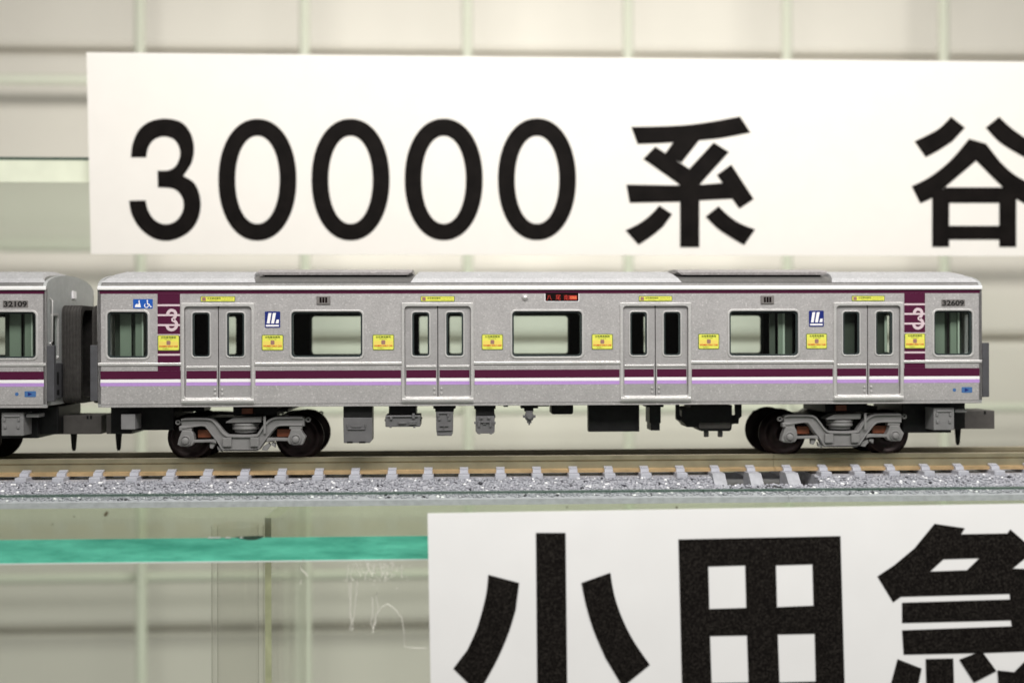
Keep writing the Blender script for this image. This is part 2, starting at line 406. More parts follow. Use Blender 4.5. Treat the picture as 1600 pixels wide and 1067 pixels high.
# ================================================================== SIGNS
UY = 5.0
def poly_px(pts, Y): return [at(x, y, Y) for x, y in pts]
us = thing('paper_sign', 'wide white paper sign reading 30000 in black behind the train', 'sign', (at(800, 397, UY)[0], UY, at(800, 397, UY)[1]), 'paper signs')
B().plate([poly_px([(135, 82), (1720, 98), (1720, 400.5), (142, 397)], UY)], UY, UY+.03).obj('paper_sheet', 'paper', us)
gl = lambda pts, ox, oy, sc: [(ox+x/sc, oy+y/sc) for x, y in pts]
k3 = [[(155, 300), (165, 225), (200, 150), (260, 105), (345, 90), (430, 110), (480, 170), (498, 250), (485, 330), (440, 400)],
      [(440, 400), (500, 440), (530, 510), (532, 590), (505, 665), (450, 720), (365, 752), (280, 740), (205, 685), (160, 610), (145, 535)],
      [(235, 533), (250, 590), (285, 640), (340, 663), (400, 645), (437, 590), (438, 530), (410, 485), (370, 467), (302, 463)],
      [(300, 372), (360, 370), (400, 345), (422, 290), (415, 240), (385, 200), (330, 187), (280, 205), (250, 245), (238, 300)]]
B().plate([poly_px(gl(smooth(k3, 6), 160, 160, 3.478), UY)], UY-.006, UY-.002).obj('character', 'ink', us)
for cx in (402.3, 547.8, 693.3, 839):
    B().plate([poly_px([(x, y) for x, y in ell(cx, 281.3-(cx-402)*.0018, 61, 95, 72, 2.12)], UY), poly_px(ell(cx, 281.3, 34.6, 68.7, 72, 2.08), UY)], UY-.006, UY-.002).obj('character', 'ink', us)
def strokes(lst, ox, oy, sc, Y, par, m_, sgn=1):
    b = B()
    for i, s_ in enumerate(lst):
        polys = s_ if isinstance(s_[0][0], (tuple, list)) else [s_]
        b.plate([poly_px(gl(p, ox, oy, sc), Y) for p in polys], Y-.006-.0015*i, Y-.003-.0015*i)
    return b.obj('character', m_, par)
strokes([
    smooth([[(345, 155), (520, 152), (690, 143), (850, 122), (1025, 90)], [(1090, 190), (900, 226), (700, 245), (560, 255), (385, 262)]]),
    [(608, 250), (768, 240), (660, 378), (550, 330)], [(420, 355), (495, 278), (720, 425), (775, 512), (700, 560), (640, 510)],
    [(860, 252), (955, 312), (775, 512), (650, 530), (640, 490), (700, 425)],
    [(315, 515), (600, 520), (790, 515), (915, 505), (880, 455), (970, 390), (1110, 605), (1020, 665), (975, 603), (780, 613), (640, 622), (335, 628)],
    [(650, 600), (770, 600), (770, 905), (650, 905)],
    smooth([[(520, 645), (600, 700)], [(545, 775), (480, 830), (390, 890)], [(310, 800), (400, 755), (470, 700), (520, 645)]]),
    smooth([[(890, 650), (960, 715), (1030, 760), (1118, 795)], [(1050, 892), (960, 840), (880, 785), (810, 715)]])], 900, 160, 4, UY, us, 'ink')
strokes([
    smooth([[(1235, 105), (1305, 160)], [(1240, 230), (1170, 275), (1108, 308)], [(1052, 228), (1120, 195), (1180, 160), (1235, 105)]]),
    smooth([[(1475, 105), (1540, 165), (1630, 225), (1720, 260)], [(1680, 350), (1590, 302), (1480, 235), (1408, 160)]]),
    smooth([[(1325, 215), (1410, 240)], [(1480, 330), (1560, 400), (1710, 480)], [(1665, 570), (1560, 515), (1475, 440), (1360, 325)], [(1225, 440), (1140, 510), (1080, 537)], [(1038, 452), (1130, 405), (1230, 325), (1325, 215)]]),
    [(1140, 480), (1225, 460), (1225, 755), (1140, 755)], [(1475, 460), (1560, 480), (1560, 755), (1475, 755)],
    [(1200, 458), (1500, 458), (1500, 535), (1200, 535)], [(1200, 650), (1500, 650), (1500, 718), (1200, 718)]], 1100, 150, 3.2, UY, us, 'ink')
LY = -3.40
ls = thing('paper_sign', 'white paper sign with large black characters stuck to the glass below the train', 'sign', (at(1100, 1067, LY)[0], LY, -6.5), 'paper signs')
B().plate([poly_px([(668, 802), (1720, 785), (1720, 1190), (675, 1190)], LY)], LY, LY+.02).obj('paper_sheet', 'paper_front', ls)
strokes([[(658, 240), (812, 240), (822, 1180), (666, 1180)],
    smooth([[(410, 458), (570, 500)], [(552, 640), (515, 760), (455, 900), (372, 1050)], [(330, 1045), (228, 945)], [(300, 850), (350, 740), (385, 620), (402, 540), (410, 458)]]),
    smooth([[(1045, 447), (1065, 560), (1105, 680), (1165, 800), (1250, 925)], [(1130, 1023), (1110, 1040)], [(1020, 890), (960, 750), (920, 620), (895, 500)]])], 640, 760, 3.333, LY, ls, 'toner')
strokes([[[(57, 235), (780, 220), (802, 1000), (76, 1000)], [(190, 355), (355, 350), (360, 540), (195, 545)], [(492, 350), (655, 345), (660, 530), (497, 537)],
    [(198, 665), (363, 662), (370, 872), (205, 875)], [(500, 658), (665, 655), (670, 868), (508, 872)]]], 1040, 760, 2.857, LY, ls, 'toner')
strokes([[[(1200, 165), (1335, 185), (1318, 212), (1525, 208), (1538, 190), (1700, 330), (1700, 730), (1440, 740), (1062, 748), (1055, 640), (1545, 622), (1540, 595), (1055, 607), (1055, 517), (1537, 502), (1535, 477), (1050, 490), (1015, 515), (945, 400), (1020, 350), (1110, 275)],
    [(1240, 323), (1400, 318), (1345, 372), (1180, 378)], [(1548, 365), (1605, 318), (1680, 360), (1600, 366)]],
    [(1035, 768), (1142, 810), (1110, 960), (980, 960), (1005, 880)], [(1160, 768), (1283, 765), (1288, 960), (1165, 960)], [(1310, 770), (1410, 732), (1475, 820), (1375, 872)],
    [(1480, 818), (1555, 826), (1600, 780), (1700, 760), (1700, 960), (1490, 960)]], 1040, 760, 2.857, LY, ls, 'toner')
# ================================================================== TRACK
RT = -1.845                      # rail top
NY, FY = .58, 1.58               # rails
yc = 1.08
def rail(x0, x1, Y, par):
    b = B()
    h = [( -.03, RT-.205), (.03, RT-.205), (.022, RT-.09), (.045, RT-.07), (.045, RT-.012), (.03, RT), (-.03, RT), (-.045, RT-.012), (-.045, RT-.07), (-.022, RT-.09)]
    b.prism([(Y+p[0], p[1]) for p in h], x0, x1); r_ = b.obj('rail', 'rail_web', par)
    B().prism([(Y-.028, RT+.0005), (Y+.028, RT+.0005), (Y+.028, RT+.003), (Y-.028, RT+.003)], x0, x1).obj('polished_top', 'rail_head', r_)
    B().prism([(Y-.125, RT-.262), (Y+.125, RT-.262), (Y+.125, RT-.215), (Y+.05, RT-.204), (Y-.05, RT-.204), (Y-.125, RT-.215)], x0, x1).obj('rail_foot', 'rail_foot', r_)
def sleeper_mesh():
    b = B()
    b.box(-.088, .088, .235, 1.925, -2.20, -2.103, .008, 1)
    for yy, sg in ((NY, -1), (FY, 1)):
        for sd in (-1, 1):
            a = yy+sd*.10
            b.prism([(a+sd*.10, -2.10), (a+sd*.09, -2.055), (a+sd*.02, -2.03), (a-sd*.045, -2.012), (a-sd*.05, -2.07), (a, -2.072), (a, -2.10)], -.066, .066)
            b.box(-.05, .05, min(a+sd*.0, a+sd*.06), max(a+sd*.0, a+sd*.06), -2.04, -2.022, .004, 1)
    return b.mesh('sleeper', 'sleeper')
SLM = sleeper_mesh()
JX0, JX1 = at(1135, 760, -.2)[0], at(1290, 760, -.2)[0]
JM = at(1215, 740, .3)[0]
def stones(x0, x1, par, hollow):
    rnd = random.Random(int(x0*10)); vs = []; fs = []
    ico = bmesh.new(); bmesh.ops.create_icosphere(ico, subdivisions=1, radius=1); iv = [v.co.copy() for v in ico.verts]; jf = [[v.index for v in f.verts] for f in ico.faces]; ico.free()
    n = int((x1-x0)*620)
    for _ in range(n):
        x = rnd.uniform(x0, x1); t_ = rnd.random()
        y = .40-.66*t_; z = -2.165-.21*max(0, (t_-.30))/.70
        if hollow and JX0-.02 < x < JX1 and t_ < .58: continue
        r_ = rnd.uniform(.018, .036); zz = z-.018+rnd.uniform(-.006, .010)
        k = len(vs); sx, sy, sz = rnd.uniform(.8, 1.4), rnd.uniform(.7, 1.2), rnd.uniform(.5, .85)
        a = rnd.uniform(0, pi); ca, sa = cos(a), sin(a)
        for v in iv:
            q = r_*rnd.uniform(.82, 1.15); X, Y_ = v.x*sx*q, v.y*sy*q
            vs.append((x+X*ca-Y_*sa, y+X*sa+Y_*ca, zz+v.z*sz*q))
        fs += [tuple(i+k for i in f) for f in jf]
    b = B(); b.addm(vs, fs, True); tag(b.obj('ballast', 'ballast', par), kind='stuff')
def track(x0, x1, label, hollow_side):
    t_ = thing('track_section', label, 'model track', ((x0+x1)/2, yc, ZS), 'model track sections')
    y0 = -.32; y1 = 2*yc-y0
    # moulded roadbed, cut back where two sections clip together
    hx0, hx1 = (max(x0, JX0), min(x1, JX1))
    prof = [(y0, ZS), (y0, ZS+.085), (y0+.08, -2.385), (.20, -2.19), (.42, -2.165), (2*yc-.42, -2.165), (2*yc-.20, -2.19), (y1-.08, -2.385), (y1, ZS+.085), (y1, ZS)]
    lowp = [(y0, ZS), (y0, ZS+.085), (y0+.08, -2.385), (-.02, -2.315), (.0, -2.44), (2*yc, -2.44), (2*yc+.02, -2.315), (y1-.08, -2.385), (y1, ZS+.085), (y1, ZS)]
    if hollow_side == 'R': segs = [(x0, hx0, prof), (hx0, x1, lowp)]
    else: segs = [(x0, hx1, lowp), (hx1, x1, prof)]
    b = B()
    for a, c, p in segs: b.prism(p, a, c)
    b.obj('roadbed', 'track_base', t_)
    stones(x0, x1, t_, True)
    for Y in (NY, FY): rail(x0, x1, Y, t_)
    return t_
tl = track(-13.5, JM, 'long grey ballasted track section under most of the train', 'R')
tr_ = track(JM+.006, 15.5, 'grey ballasted track section under the right end of the train', 'L')
pxs = [-20, 37, 95, 152, 209, 266, 324, 382, 440, 498, 555, 612.5, 669, 725, 782, 839, 896, 951.5, 1007.5, 1063.5, 1118, 1174, 1231, 1287, 1339, 1392.5, 1447, 1500, 1556, 1611]
p_ = B()
for px in pxs:
    x = at(px, 740, .38)[0]; par = tl if x < JM else tr_
    o = bpy.data.objects.new('sleeper', SLM); C.objects.link(o); o.parent = par; o.location = Vector((x, 0, 0))-par.location
    if JX0-.1 < x < JX1+.05:
        q = B(); q.prism([(-.13, -2.36), (.17, -2.106), (.5, -2.106), (.5, -2.36)], x-.10, x+.10)
        q.obj('joint_rib', 'track_base', par)
# ================================================================== TRAIN CAR
W = 2.2; XC = .55; BASE = Vector((XC, yc, RT))
zc = lambda py, px=620: at(px, py, 0)[1]
lx = lambda px, Y=0.0, py=534: at(px, py, Y)[0]-XC
HL = 6.93
Zbot, Zeave = zc(634.5), zc(453)
DC = (-5.097, -1.708, 1.708, 5.097)
def add_side(root):
    """all parts of the near side; returns the list of direct children"""
    made = []
    def P(b, name, m_, par=None, dy=None):
        if name in ('waist_bead', 'purple_stripe', 'white_stripe', 'lilac_stripe', 'thin_line', 'knob', 'slot'):
            os_ = b.each(name, m_, par or root)
            if not par: made.extend(os_)
            return os_[0]
        o = b.obj(name, m_, par or root)
        if not par: made.append(o)
        return o
    wz0, wz1 = zc(559.5), zc(485)
    wins = [(-3.425-.565, -3.425+.565, .07), (-.565, .565, .07), (3.425-.565, 3.425+.565, .07)]
    ends = [(-6.475-.325, -6.475+.325), (6.465-.325, 6.465+.325)]
    dz0, dz1 = zc(622), zc(477)
    holes = [rr(a, b_, wz0, wz1, .075) for a, b_, _ in wins]+[rr(a, b_, wz0, wz1, .09) for a, b_ in ends]
    dooro = [rr(c-.517, c+.517, dz0, dz1, .06) for c in DC]
    outer = [(-HL, Zbot+.05), (HL, Zbot+.05), (HL, Zeave+.03), (-HL, Zeave+.03)]
    P(B().plate([outer]+holes+dooro, 0, .05), 'side_panel', 'silver')
    P(B().box(-HL, HL, .008, .055, Zbot, Zbot+.048, .006), 'sill', 'silver')
    lin = [(-HL+.05, Zbot+.1), (HL-.05, Zbot+.1), (HL-.05, Zeave-.02), (-HL+.05, Zeave-.02)]
    din = []
    for c in DC:
        for s in (-1, 1): din.append(rr(c+s*.265-.125, c+s*.265+.125, zc(556), zc(488), .04))
    P(B().plate([lin]+[rr(a+.02, b_-.02, wz0+.02, wz1-.02, .06) for a, b_, _ in wins]+[rr(a+.02, b_-.02, wz0+.02, wz1-.02, .06) for a, b_ in ends]+din, .10, .14), 'lining', 'inner_black')
    # windows
    for i, (a, b_) in enumerate([(w_[0], w_[1]) for w_ in wins]+ends):
        f = P(B().plate([rr(a-.012, b_+.012, wz0-.012, wz1+.012, .085), rr(a+.018, b_-.018, wz0+.018, wz1-.018, .06)], -.014, .02, .006), 'window', 'bright_silver')
        P(B().plate([rr(a+.0, b_-.0, wz0+.0, wz1-.0, .07), rr(a+.045, b_-.045, wz0+.045, wz1-.045, .05)], .022, .055), 'rubber_seal', 'rubber', f)
        P(B().plate([rr(a+.03, b_-.03, wz0+.03, wz1-.03, .06)], .056, .068), 'pane', 'window_glass', f)
    for cx, sg in ((-6.475, 1), (6.465, -1)):  # pale and dark strips imitate reflections in the clear glazing
        for a, b_, y_, m_ in ((-.30, -.20, .34, 'reflection_dark'), (-.20, -.02, .26, 'reflection'), (-.02, .05, .34, 'reflection_dark'), (.05, .16, .22, 'reflection'), (.16, .19, .18, 'reflection_light'), (.19, .30, .34, 'reflection_dark')):
            if sg < 0: a, b_ = (-b_, -a) if m_ == 'reflection_light' and 0 else (a, b_)
            P(B().box(cx+a+.002, cx+b_-.002, y_, y_+.04, wz0+.01, wz1-.03, .006), 'window_reflection', m_)
    for a, b_, y_, m_ in ((3.60, 3.69, .30, 'reflection_dark'), (3.73, 3.80, .26, 'reflection'), (3.80, 3.835, .25, 'reflection_light'), (3.85, 3.97, .30, 'reflection_dark')):
        P(B().box(a, b_, y_, y_+.03, wz0+.03, wz1-.05, .004), 'window_reflection', m_)
    for s_ in (-1, 1):  # same painted reflection strips behind one door's windows
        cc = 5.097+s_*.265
        P(B().box(cc-.13, cc+.13, .24, .26, zc(557), zc(490), .004), 'window_reflection', 'reflection_dark')
        P(B().box(cc+s_*.085-.02, cc+s_*.085+.02, .17, .20, zc(553), zc(494), .008), 'window_reflection', 'reflection_light')
    # waist bead
    zb0, zb1 = zc(570), zc(565.5)
    segs = [(-HL+.005, DC[0]-.56)]+[(DC[i]+.56, DC[i+1]-.56) for i in range(3)]+[(DC[3]+.56, HL-.005)]
    bd = B(); pu = B(); wh = B(); li = B()
    for a, b_ in segs:
        bd.box(a, b_, -.018, .004, zb0, zb1, .007)
        a2, b2 = a+(.035 if a < -HL+.1 else .012), b_-(.035 if b_ > HL-.1 else .012)
        pu.box(a2, b2, -.0015, .003, zc(591), zc(578.3)); wh.box(a2, b2, -.0015, .003, zc(596), zc(591.2)); li.box(a2, b2, -.0015, .003, zc(601.5), zc(596.2))
    pu.box(-HL+.03, HL-.03, -.0015, .003, zc(458.8), zc(453.4))
    lb0, lb1 = lx(246.3), lx(281.5); rb0, rb1 = lx(1413), lx(1445.5)
    pk = B()
    for a, b_ in ((lb0, lb1), (rb0, rb1)):
        ys = [458.9, 475, 490.3, 505.7, 521.3, 551.5, 578.2]
        for k in range(6):
            pu.box(a, b_, -.0015, .003, zc(ys[k+1]), zc(ys[k]+(3.0 if k else 0)))
            if k < 5: pk.box(a, b_, -.0018, .003, zc(ys[k+1]+3.0), zc(ys[k+1]))
    P(bd, 'waist_bead', 'bright_silver'); P(pu, 'purple_stripe', 'purple'); P(wh, 'white_stripe', 'white_print'); P(li, 'lilac_stripe', 'lilac')
    P(pk, 'thin_line', 'pink_print')
    for (cx) in (268.0, 1434.0):
        x_, b = lx(cx), B()
        q = smooth([[(-5.3, -7.5), (-5.2, -11), (-1.5, -14.8), (4.0, -14), (6.6, -9.8), (5.5, -4.5), (1.2, -.2)], [(1.2, -.2), (6.4, 3), (8.0, 8), (6.0, 12.6), (1, 15.2), (-4.5, 13.6), (-7.3, 8)]], 5)
        sc = 1/100.3
        b.plate([ribbon([(x_+p*sc, zc(499.3)-r_*sc) for p, r_ in q if True], .046)], -.0045, -.002)
        P(b, 'number', 'pink_print')
    # doors
    for c in DC:
        fr_ = B(); fr_.plate([rr(c-.56, c+.56, zc(629.5), zc(473.3), .015), rr(c-.515, c+.515, zc(621.5), zc(478.5), .055)], -.022, .012, .007)
        P(fr_, 'door_frame', 'bright_silver')
        P(B().box(c-.555, c+.555, -.04, -.02, zc(627), zc(622.5), .005).box(c-.52, c+.52, .0, .05, zc(622.5), zc(620), .004), 'door_step', 'bright_silver')
        for s in (-1, 1):
            a, b_ = (c-.512, c-.006) if s < 0 else (c+.006, c+.512)
            cc = c+s*.265; ww = .137
            l_ = P(B().plate([rr(a, b_, zc(621.5), zc(478), .035 if 0 else .03), rr(cc-ww, cc+ww, zc(557), zc(487.5), .05)], .028, .06, .004), 'door', 'door_silver')
            P(B().plate([rr(cc-ww-.018, cc+ww+.018, zc(558.5), zc(486), .06), rr(cc-ww+.005, cc+ww-.005, zc(556.5), zc(488), .045)], .016, .032, .005), 'window_frame', 'bright_silver', l_)
            P(B().plate([rr(cc-ww, cc+ww, zc(557), zc(487.5), .05), rr(cc-ww+.03, cc+ww-.03, zc(554.5), zc(490), .035)], .034, .06), 'rubber_seal', 'rubber', l_)
            P(B().plate([rr(cc-ww+.004, cc+ww-.004, zc(556), zc(488), .045)], .062, .072), 'pane', 'window_glass', l_)
            a3, b3 = a+.02, b_-.02
            P(B().box(a3, b3, .014, .03, zc(574.5), zc(571), .004), 'door_bead', 'bright_silver', l_)
            P(B().box(a3, b3, .0262, .029, zc(590.7), zc(578.3)), 'purple_stripe', 'purple', l_)
            P(B().box(a3, b3, .0262, .029, zc(595.8), zc(590.9)), 'white_stripe', 'white_print', l_)
            P(B().box(a3, b3, .0262, .029, zc(601.3), zc(596)), 'lilac_stripe', 'lilac', l_)
            h = B()
            for yy in (607.5, 614.5): h.cyl('y', (c+s*.055, .018, zc(yy)), .017, .02, 12, None, .004)
            P(h, 'knob', 'bright_silver', l_)
        # label above door
        p = P(B().plate([rr(c-.265, c+.265, zc(471.3), zc(462.7), .012)], -.004, .002), 'door_label', 'label_border')
        P(B().plate([rr(c-.255, c+.255, zc(470.4), zc(463.6), .01)], -.006, -.004), 'label_face', 'label_yellow', p)
        P(B().box(c-.24, c-.185, -.0075, -.006, zc(469.8), zc(464.4)), 'pictogram', 'label_icon', p)
        t_ = B().text('女性専用車両', c-.16, c+.045, zc(467.6), zc(464.4), -.0085, .01).text('Women Only', c-.12, c+.0, zc(469.7), zc(468.5), -.0085).text('Women Only', c+.065, c+.235, zc(466.6), zc(465.2), -.0085, .01)
        t_.text('WOMEN ONLY CAR', c+.05, c+.235, zc(469.5), zc(468.4), -.0085)
        P(t_, 'print', 'label_dark', p)
    # square stickers
    for px in (263.5, 426, 599, 769.3, 941, 1107.3, 1275.8, 1429.3):
        x_ = lx(px); z0_, z1_ = zc(547), zc(522.6)
        p = P(B().plate([rr(x_-.167, x_+.167, z0_, z1_, .02)], -.006, -.002), 'sticker', 'label_border')
        P(B().plate([rr(x_-.156, x_+.156, z0_+.011, z1_-.011, .015)], -.008, -.006), 'label_face', 'label_yellow', p)
        P(B().plate([rr(x_-.15, x_+.15, z0_+.06, z0_+.145, .01)], -.0095, -.008), 'orange_band', 'label_orange', p)
        P(B().plate([rr(x_-.03, x_+.03, z0_+.09, z0_+.155, .01)], -.011, -.0095), 'pictogram', 'label_icon', p)
        P(B().text('女性専用車両', x_-.115, x_+.115, z1_-.055, z1_-.02, -.0105, .015).text('Women Only', x_-.06, x_+.06, z1_-.078, z1_-.063, -.0105, .01).text('平日 始発から', x_-.09, x_+.0, z0_+.022, z0_+.042, -.0105), 'print', 'label_dark', p)
        P(B().text('WOMEN ONLY CAR', x_-.145, x_+.145, z0_+.055, z0_+.082, -.0115, .03), 'red_print', 'label_red', p)
    # operator emblem
    for px in (426, 1275.5):
        x_ = lx(px); sc = 14.2*100.3
        g_ = lambda pts: [(x_+(x-375)/sc, zc(499)-(y-272)/sc) for x, y in pts]
        p = P(B().plate([rr(x_-.118, x_+.118, zc(511.8), zc(486.3), .015)], -.005, .0), 'emblem', 'logo_blue')
        b = B()
        for pts in ([(250, 355), (285, 130), (350, 125), (312, 360)], [(345, 355), (383, 130), (452, 125), (408, 360)], [(443, 355), (462, 275), (517, 270), (510, 352)], [(230, 388), (515, 388), (515, 424), (230, 424)]):
            b.plate([g_(pts)], -.007, -.005)
        P(b, 'print', 'white_print', p)
    # vents, lamp
    for px in (505.7, 1199):
        x_ = lx(px); p = P(B().box(x_-.105, x_+.105, -.02, .0, zc(475.7), zc(462), .008), 'vent', 'plate_dark')
        b = B()
        for k in (-1, 0, 1): b.box(x_+k*.043-.016, x_+k*.043+.016, -.024, -.019, zc(473), zc(464.5), .002)
        P(b, 'slot', 'led_black', p)
    x_ = lx(820.5); P(B().lathe('y', (x_, -.0, zc(465)), [(-.05, .003), (-.045, .022), (-.03, .04), (0, .05)], 20), 'side_lamp', 'bright_silver')
    # destination display
    a, b_ = lx(852.3), lx(904); p = P(B().plate([rr(a-.012, b_+.012, zc(472), zc(458.6), .02)], -.004, .0), 'display_frame', 'white_print')
    P(B().plate([rr(a, b_, zc(470.8), zc(457.5), .015)], -.007, -.004), 'display', 'led_black', p)
    P(B().text('八', a+.02, a+.10, zc(469.5), zc(461), -.009).text('尾', a+.16, a+.24, zc(469), zc(461), -.009).text('南', a+.29, a+.365, zc(469.5), zc(461), -.009), 'lettering', 'led_red', p)
    P(B().box(a+.375, b_-.025, -.0088, -.0075, zc(468.6), zc(462)), 'panel', 'led_red', p)
    P(B().text('YAOMINAMI', a+.385, b_-.03, zc(467.6), zc(463.2), -.0095, .02), 'roman_lettering', 'led_amber', p)
    # wheelchair / priority sticker
    a, b_ = lx(208.3), lx(238.8); z0_, z1_ = zc(481.5), zc(467); sc = 10.16*99
    p = P(B().plate([rr(a, b_, z0_, z1_, .008)], -.005, .0), 'priority_sticker', 'sign_blue')
    g_ = lambda pts: [(a+(x-85)/sc, z1_-(y-122)/sc) for x, y in pts]
    b = B(); b.plate([g_([(110, 248), (118, 215), (140, 195), (150, 195), (160, 215), (172, 180), (168, 165), (182, 160), (195, 200), (205, 248)])], -.007, -.005)
    b.plate([g_(ell(177, 150, 10, 11, 12))], -.007, -.005); b0 = b; RB = (g_(ribbon([(290+30*cos(t_), 222+30*sin(t_)) for t_ in [(-2.2-i*.38) for i in range(12)]], 13)))
    P(b, 'pictogram', 'white_print', p); b = B(); b.plate([RB], -.007, -.005)
    b.plate([g_([(298, 160), (312, 160), (314, 190), (335, 195), (355, 235), (375, 232), (375, 244), (350, 250), (325, 210), (300, 208)])], -.0085, -.0072); b.plate([g_(ell(303, 146, 11, 12, 12))], -.007, -.005)
    P(b, 'pictogram', 'white_print', p)
    # small blue marks near the end
    x_ = lx(1491); P(B().cyl('y', (x_, -.002, zc(613)), .027, .006, 16), 'round_mark', 'small_blue')
    x_ = lx(1510.5); p = P(B().box(x_-.085, x_+.085, -.004, .0, zc(617.5), zc(608.5)), 'blue_mark', 'small_blue')
    P(B().text('▶', x_-.035, x_+.03, zc(616), zc(610), -.006), 'print', 'logo_blue', p)
    return made
def number_plate(root, txt):
    x_ = 6.465
    p = B().plate([rr(x_-.19, x_+.19, zc(480), zc(469), .01)], -.005, .0).obj('number_plate', 'plate_dark', root)
    B().text(txt, x_-.175, x_+.175, zc(479), zc(470), -.0075, .035).obj('print', 'digit_black', p)
def bogie(root, bx):
    """side frame traced from the photo at Y=.25"""
    K = 5.926*99.66; cyy = 534.6
    g_ = lambda x, y: (bx+(x-710)/K, (cyy-630-y/5.926)/99.66)
    gp_ = lambda pts: [g_(*p) for p in pts]
    bo = B(); bo.box(bx-.75, bx+.75, .75, 1.42, g_(0, 330)[1], g_(0, 150)[1], .02).obj
    bo = bo.obj('bogie', 'black_plastic', root)
    def P(b, name, m_): return b.each(name, m_, bo)[0] if name in ('brake_rod', 'contact_strip', 'bolster', 'bracket') else b.obj(name, m_, bo)
    out = smooth([[(145, 145), (190, 128), (380, 130), (440, 145), (490, 195), (530, 250), (565, 282), (605, 290), (815, 290), (850, 270), (885, 220), (930, 165), (990, 130), (1060, 122), (1240, 122), (1275, 140)],
                  [(1275, 215), (1060, 215), (1010, 240), (960, 300), (920, 350), (870, 420), (840, 442)], [(540, 442), (510, 420), (470, 350), (420, 290), (380, 235), (340, 212), (230, 215), (148, 240)]], 4)
    for ys, s in ((.24, 1), (2*yc-.24, -1)):
        def yy(a, b_): return (ys+a, ys+b_) if s > 0 else (ys-b_, ys-a)
        b = B(); b.plate([gp_(out)], *yy(0, .13), .012)
        # raised bead along the top and bottom edges
        n1 = 0
        b.plate([gp_(ribbon(smooth([[(150, 150), (200, 142), (380, 143), (435, 158), (480, 205), (520, 262), (560, 296), (605, 305), (815, 305), (860, 284), (895, 230), (940, 178), (995, 145), (1060, 137), (1262, 137)]], 4), 16))], *yy(-.036, .01), .006)
        b.plate([gp_(ribbon(smooth([[(1262, 203), (1060, 203), (1000, 230), (950, 290), (908, 345), (860, 410), (835, 430)], [(835, 430), (545, 430)], [(545, 430), (520, 412), (482, 345), (432, 282), (392, 228), (345, 200), (160, 225)]], 4), 16))], *yy(-.036, .01), .006)
        P(b, 'side_frame', 'bogie_grey')
        b = B()
        for cx in (570, 822): b.plate([gp_([(cx-40, 315), (cx+40, 315), (cx+40, 400), (cx-40, 400)])], *yy(-.045, .01), .012)
        b.plate([gp_([(905, 120), (927, 120), (927, 280), (905, 280)])], *yy(-.05, -.02), .006)
        P(b, 'bracket', 'bogie_grey')
        for cx, cy in ((187, 342), (1197, 335)):
            sg = 1 if cx < 700 else -1
            b = B(); b.plate([gp_([(cx-72, cy+35), (cx-60, cy-20), (cx-40, cy-70), (cx-30, cy-95), (cx+55, cy-95), (cx+75, cy-60), (cx+85, cy+10), (cx+60, cy+45), (cx+20, cy+55), (cx-40, cy+52)] if sg > 0 else
                                  [(cx+72, cy+35), (cx+95, cy-20), (cx+65, cy-60), (cx+50, cy-95), (cx-40, cy-95), (cx-55, cy-50), (cx-80, cy+5), (cx-60, cy+40), (cx-20, cy+55), (cx+60, cy+52)])], *yy(-.03, .12), .014)
            x_, z_ = g_(cx+4, cy); y0_ = yy(-.06, -.03)
            b.lathe('y', (x_, ys, z_), [(-s*.02, .086), (-s*.055, .084), (-s*.062, .076), (-s*.058, .066), (-s*.040, .060), (-s*.040, .056), (-s*.085, .052), (-s*.095, .040), (-s*.096, .001)] if s > 0 else [(.096, .001), (.095, .040), (.085, .052), (.040, .056), (.040, .060), (.058, .066), (.062, .076), (.055, .084), (.02, .086)], 28, False)
            x_, z_ = g_(cx, cy-112); b.box(x_-.10, x_+.10, *yy(-.02, .12), z_-.035, z_+.04, .015)
            P(b, 'axle_box', 'bogie_grey')
        b = B(); b.plate([gp_([(250, 335), (430, 332), (470, 325), (470, 370), (430, 358), (250, 360)])], *yy(-.02, .03), .008)
        b.plate([gp_([(1150, 322), (960, 318), (930, 322), (930, 360), (960, 350), (1150, 350)])], *yy(-.02, .03), .008)
        for pts in ([(405, 365), (450, 360), (455, 380), (430, 420), (405, 412)], [(470, 395), (510, 425), (520, 450), (480, 435)], [(985, 362), (1010, 370), (1005, 412), (960, 380)], [(895, 400), (950, 365), (960, 400), (925, 442), (880, 435)]):
            b.plate([gp_(pts)], *yy(.02, .10), .006)
        P(b, 'brake_rod', 'bogie_grey')
        b = B()
        for cx, cy, d in ((112, 175, 1), (1308, 157, -1)):
            x_, z_ = g_(cx, cy); b.lathe('y', (x_, ys+s*.05, z_), [(-.02, .018), (-.03, .028), (-.02, .042), (.02, .042), (.03, .028), (.02, .018), (-.02, .018)], 18, False)
            x2_, _ = g_(cx+d*55, cy); b.box(min(x_+d*.03, x2_), max(x_+d*.03, x2_), ys+s*.05-.02, ys+s*.05+.02, z_-.016, z_+.016, .004)
        P(b, 'end_eye', 'bogie_grey')
        b = B(); b.plate([gp_([(552, 182), (560, 168), (625, 132), (885, 125), (880, 178)])], *yy(.0, .3), .01)
        x_, z_ = g_(715, 218)
        b.lathe('z', (x_, ys+s*.2, z_), [(-.055, .18), (-.05, .205), (-.012, .21), (0, .195), (.012, .21), (.045, .22), (.05, .20)], 32)
        b.lathe('z', (x_, ys+s*.2, g_(0, 262)[1]), [(-.02, .17), (.02, .17)], 28)
        P(b, 'air_spring', 'bogie_grey')
        b = B()
        for x0_, x1_, y0_, y1_ in ((285, 405, 248, 320), (1015, 1150, 246, 318)):
            p, q = g_(x0_, y1_), g_(x1_, y0_); b.box(p[0], q[0], *yy(.10, .16), p[1], q[1], .005)
        P(b, 'contact_strip', 'copper')
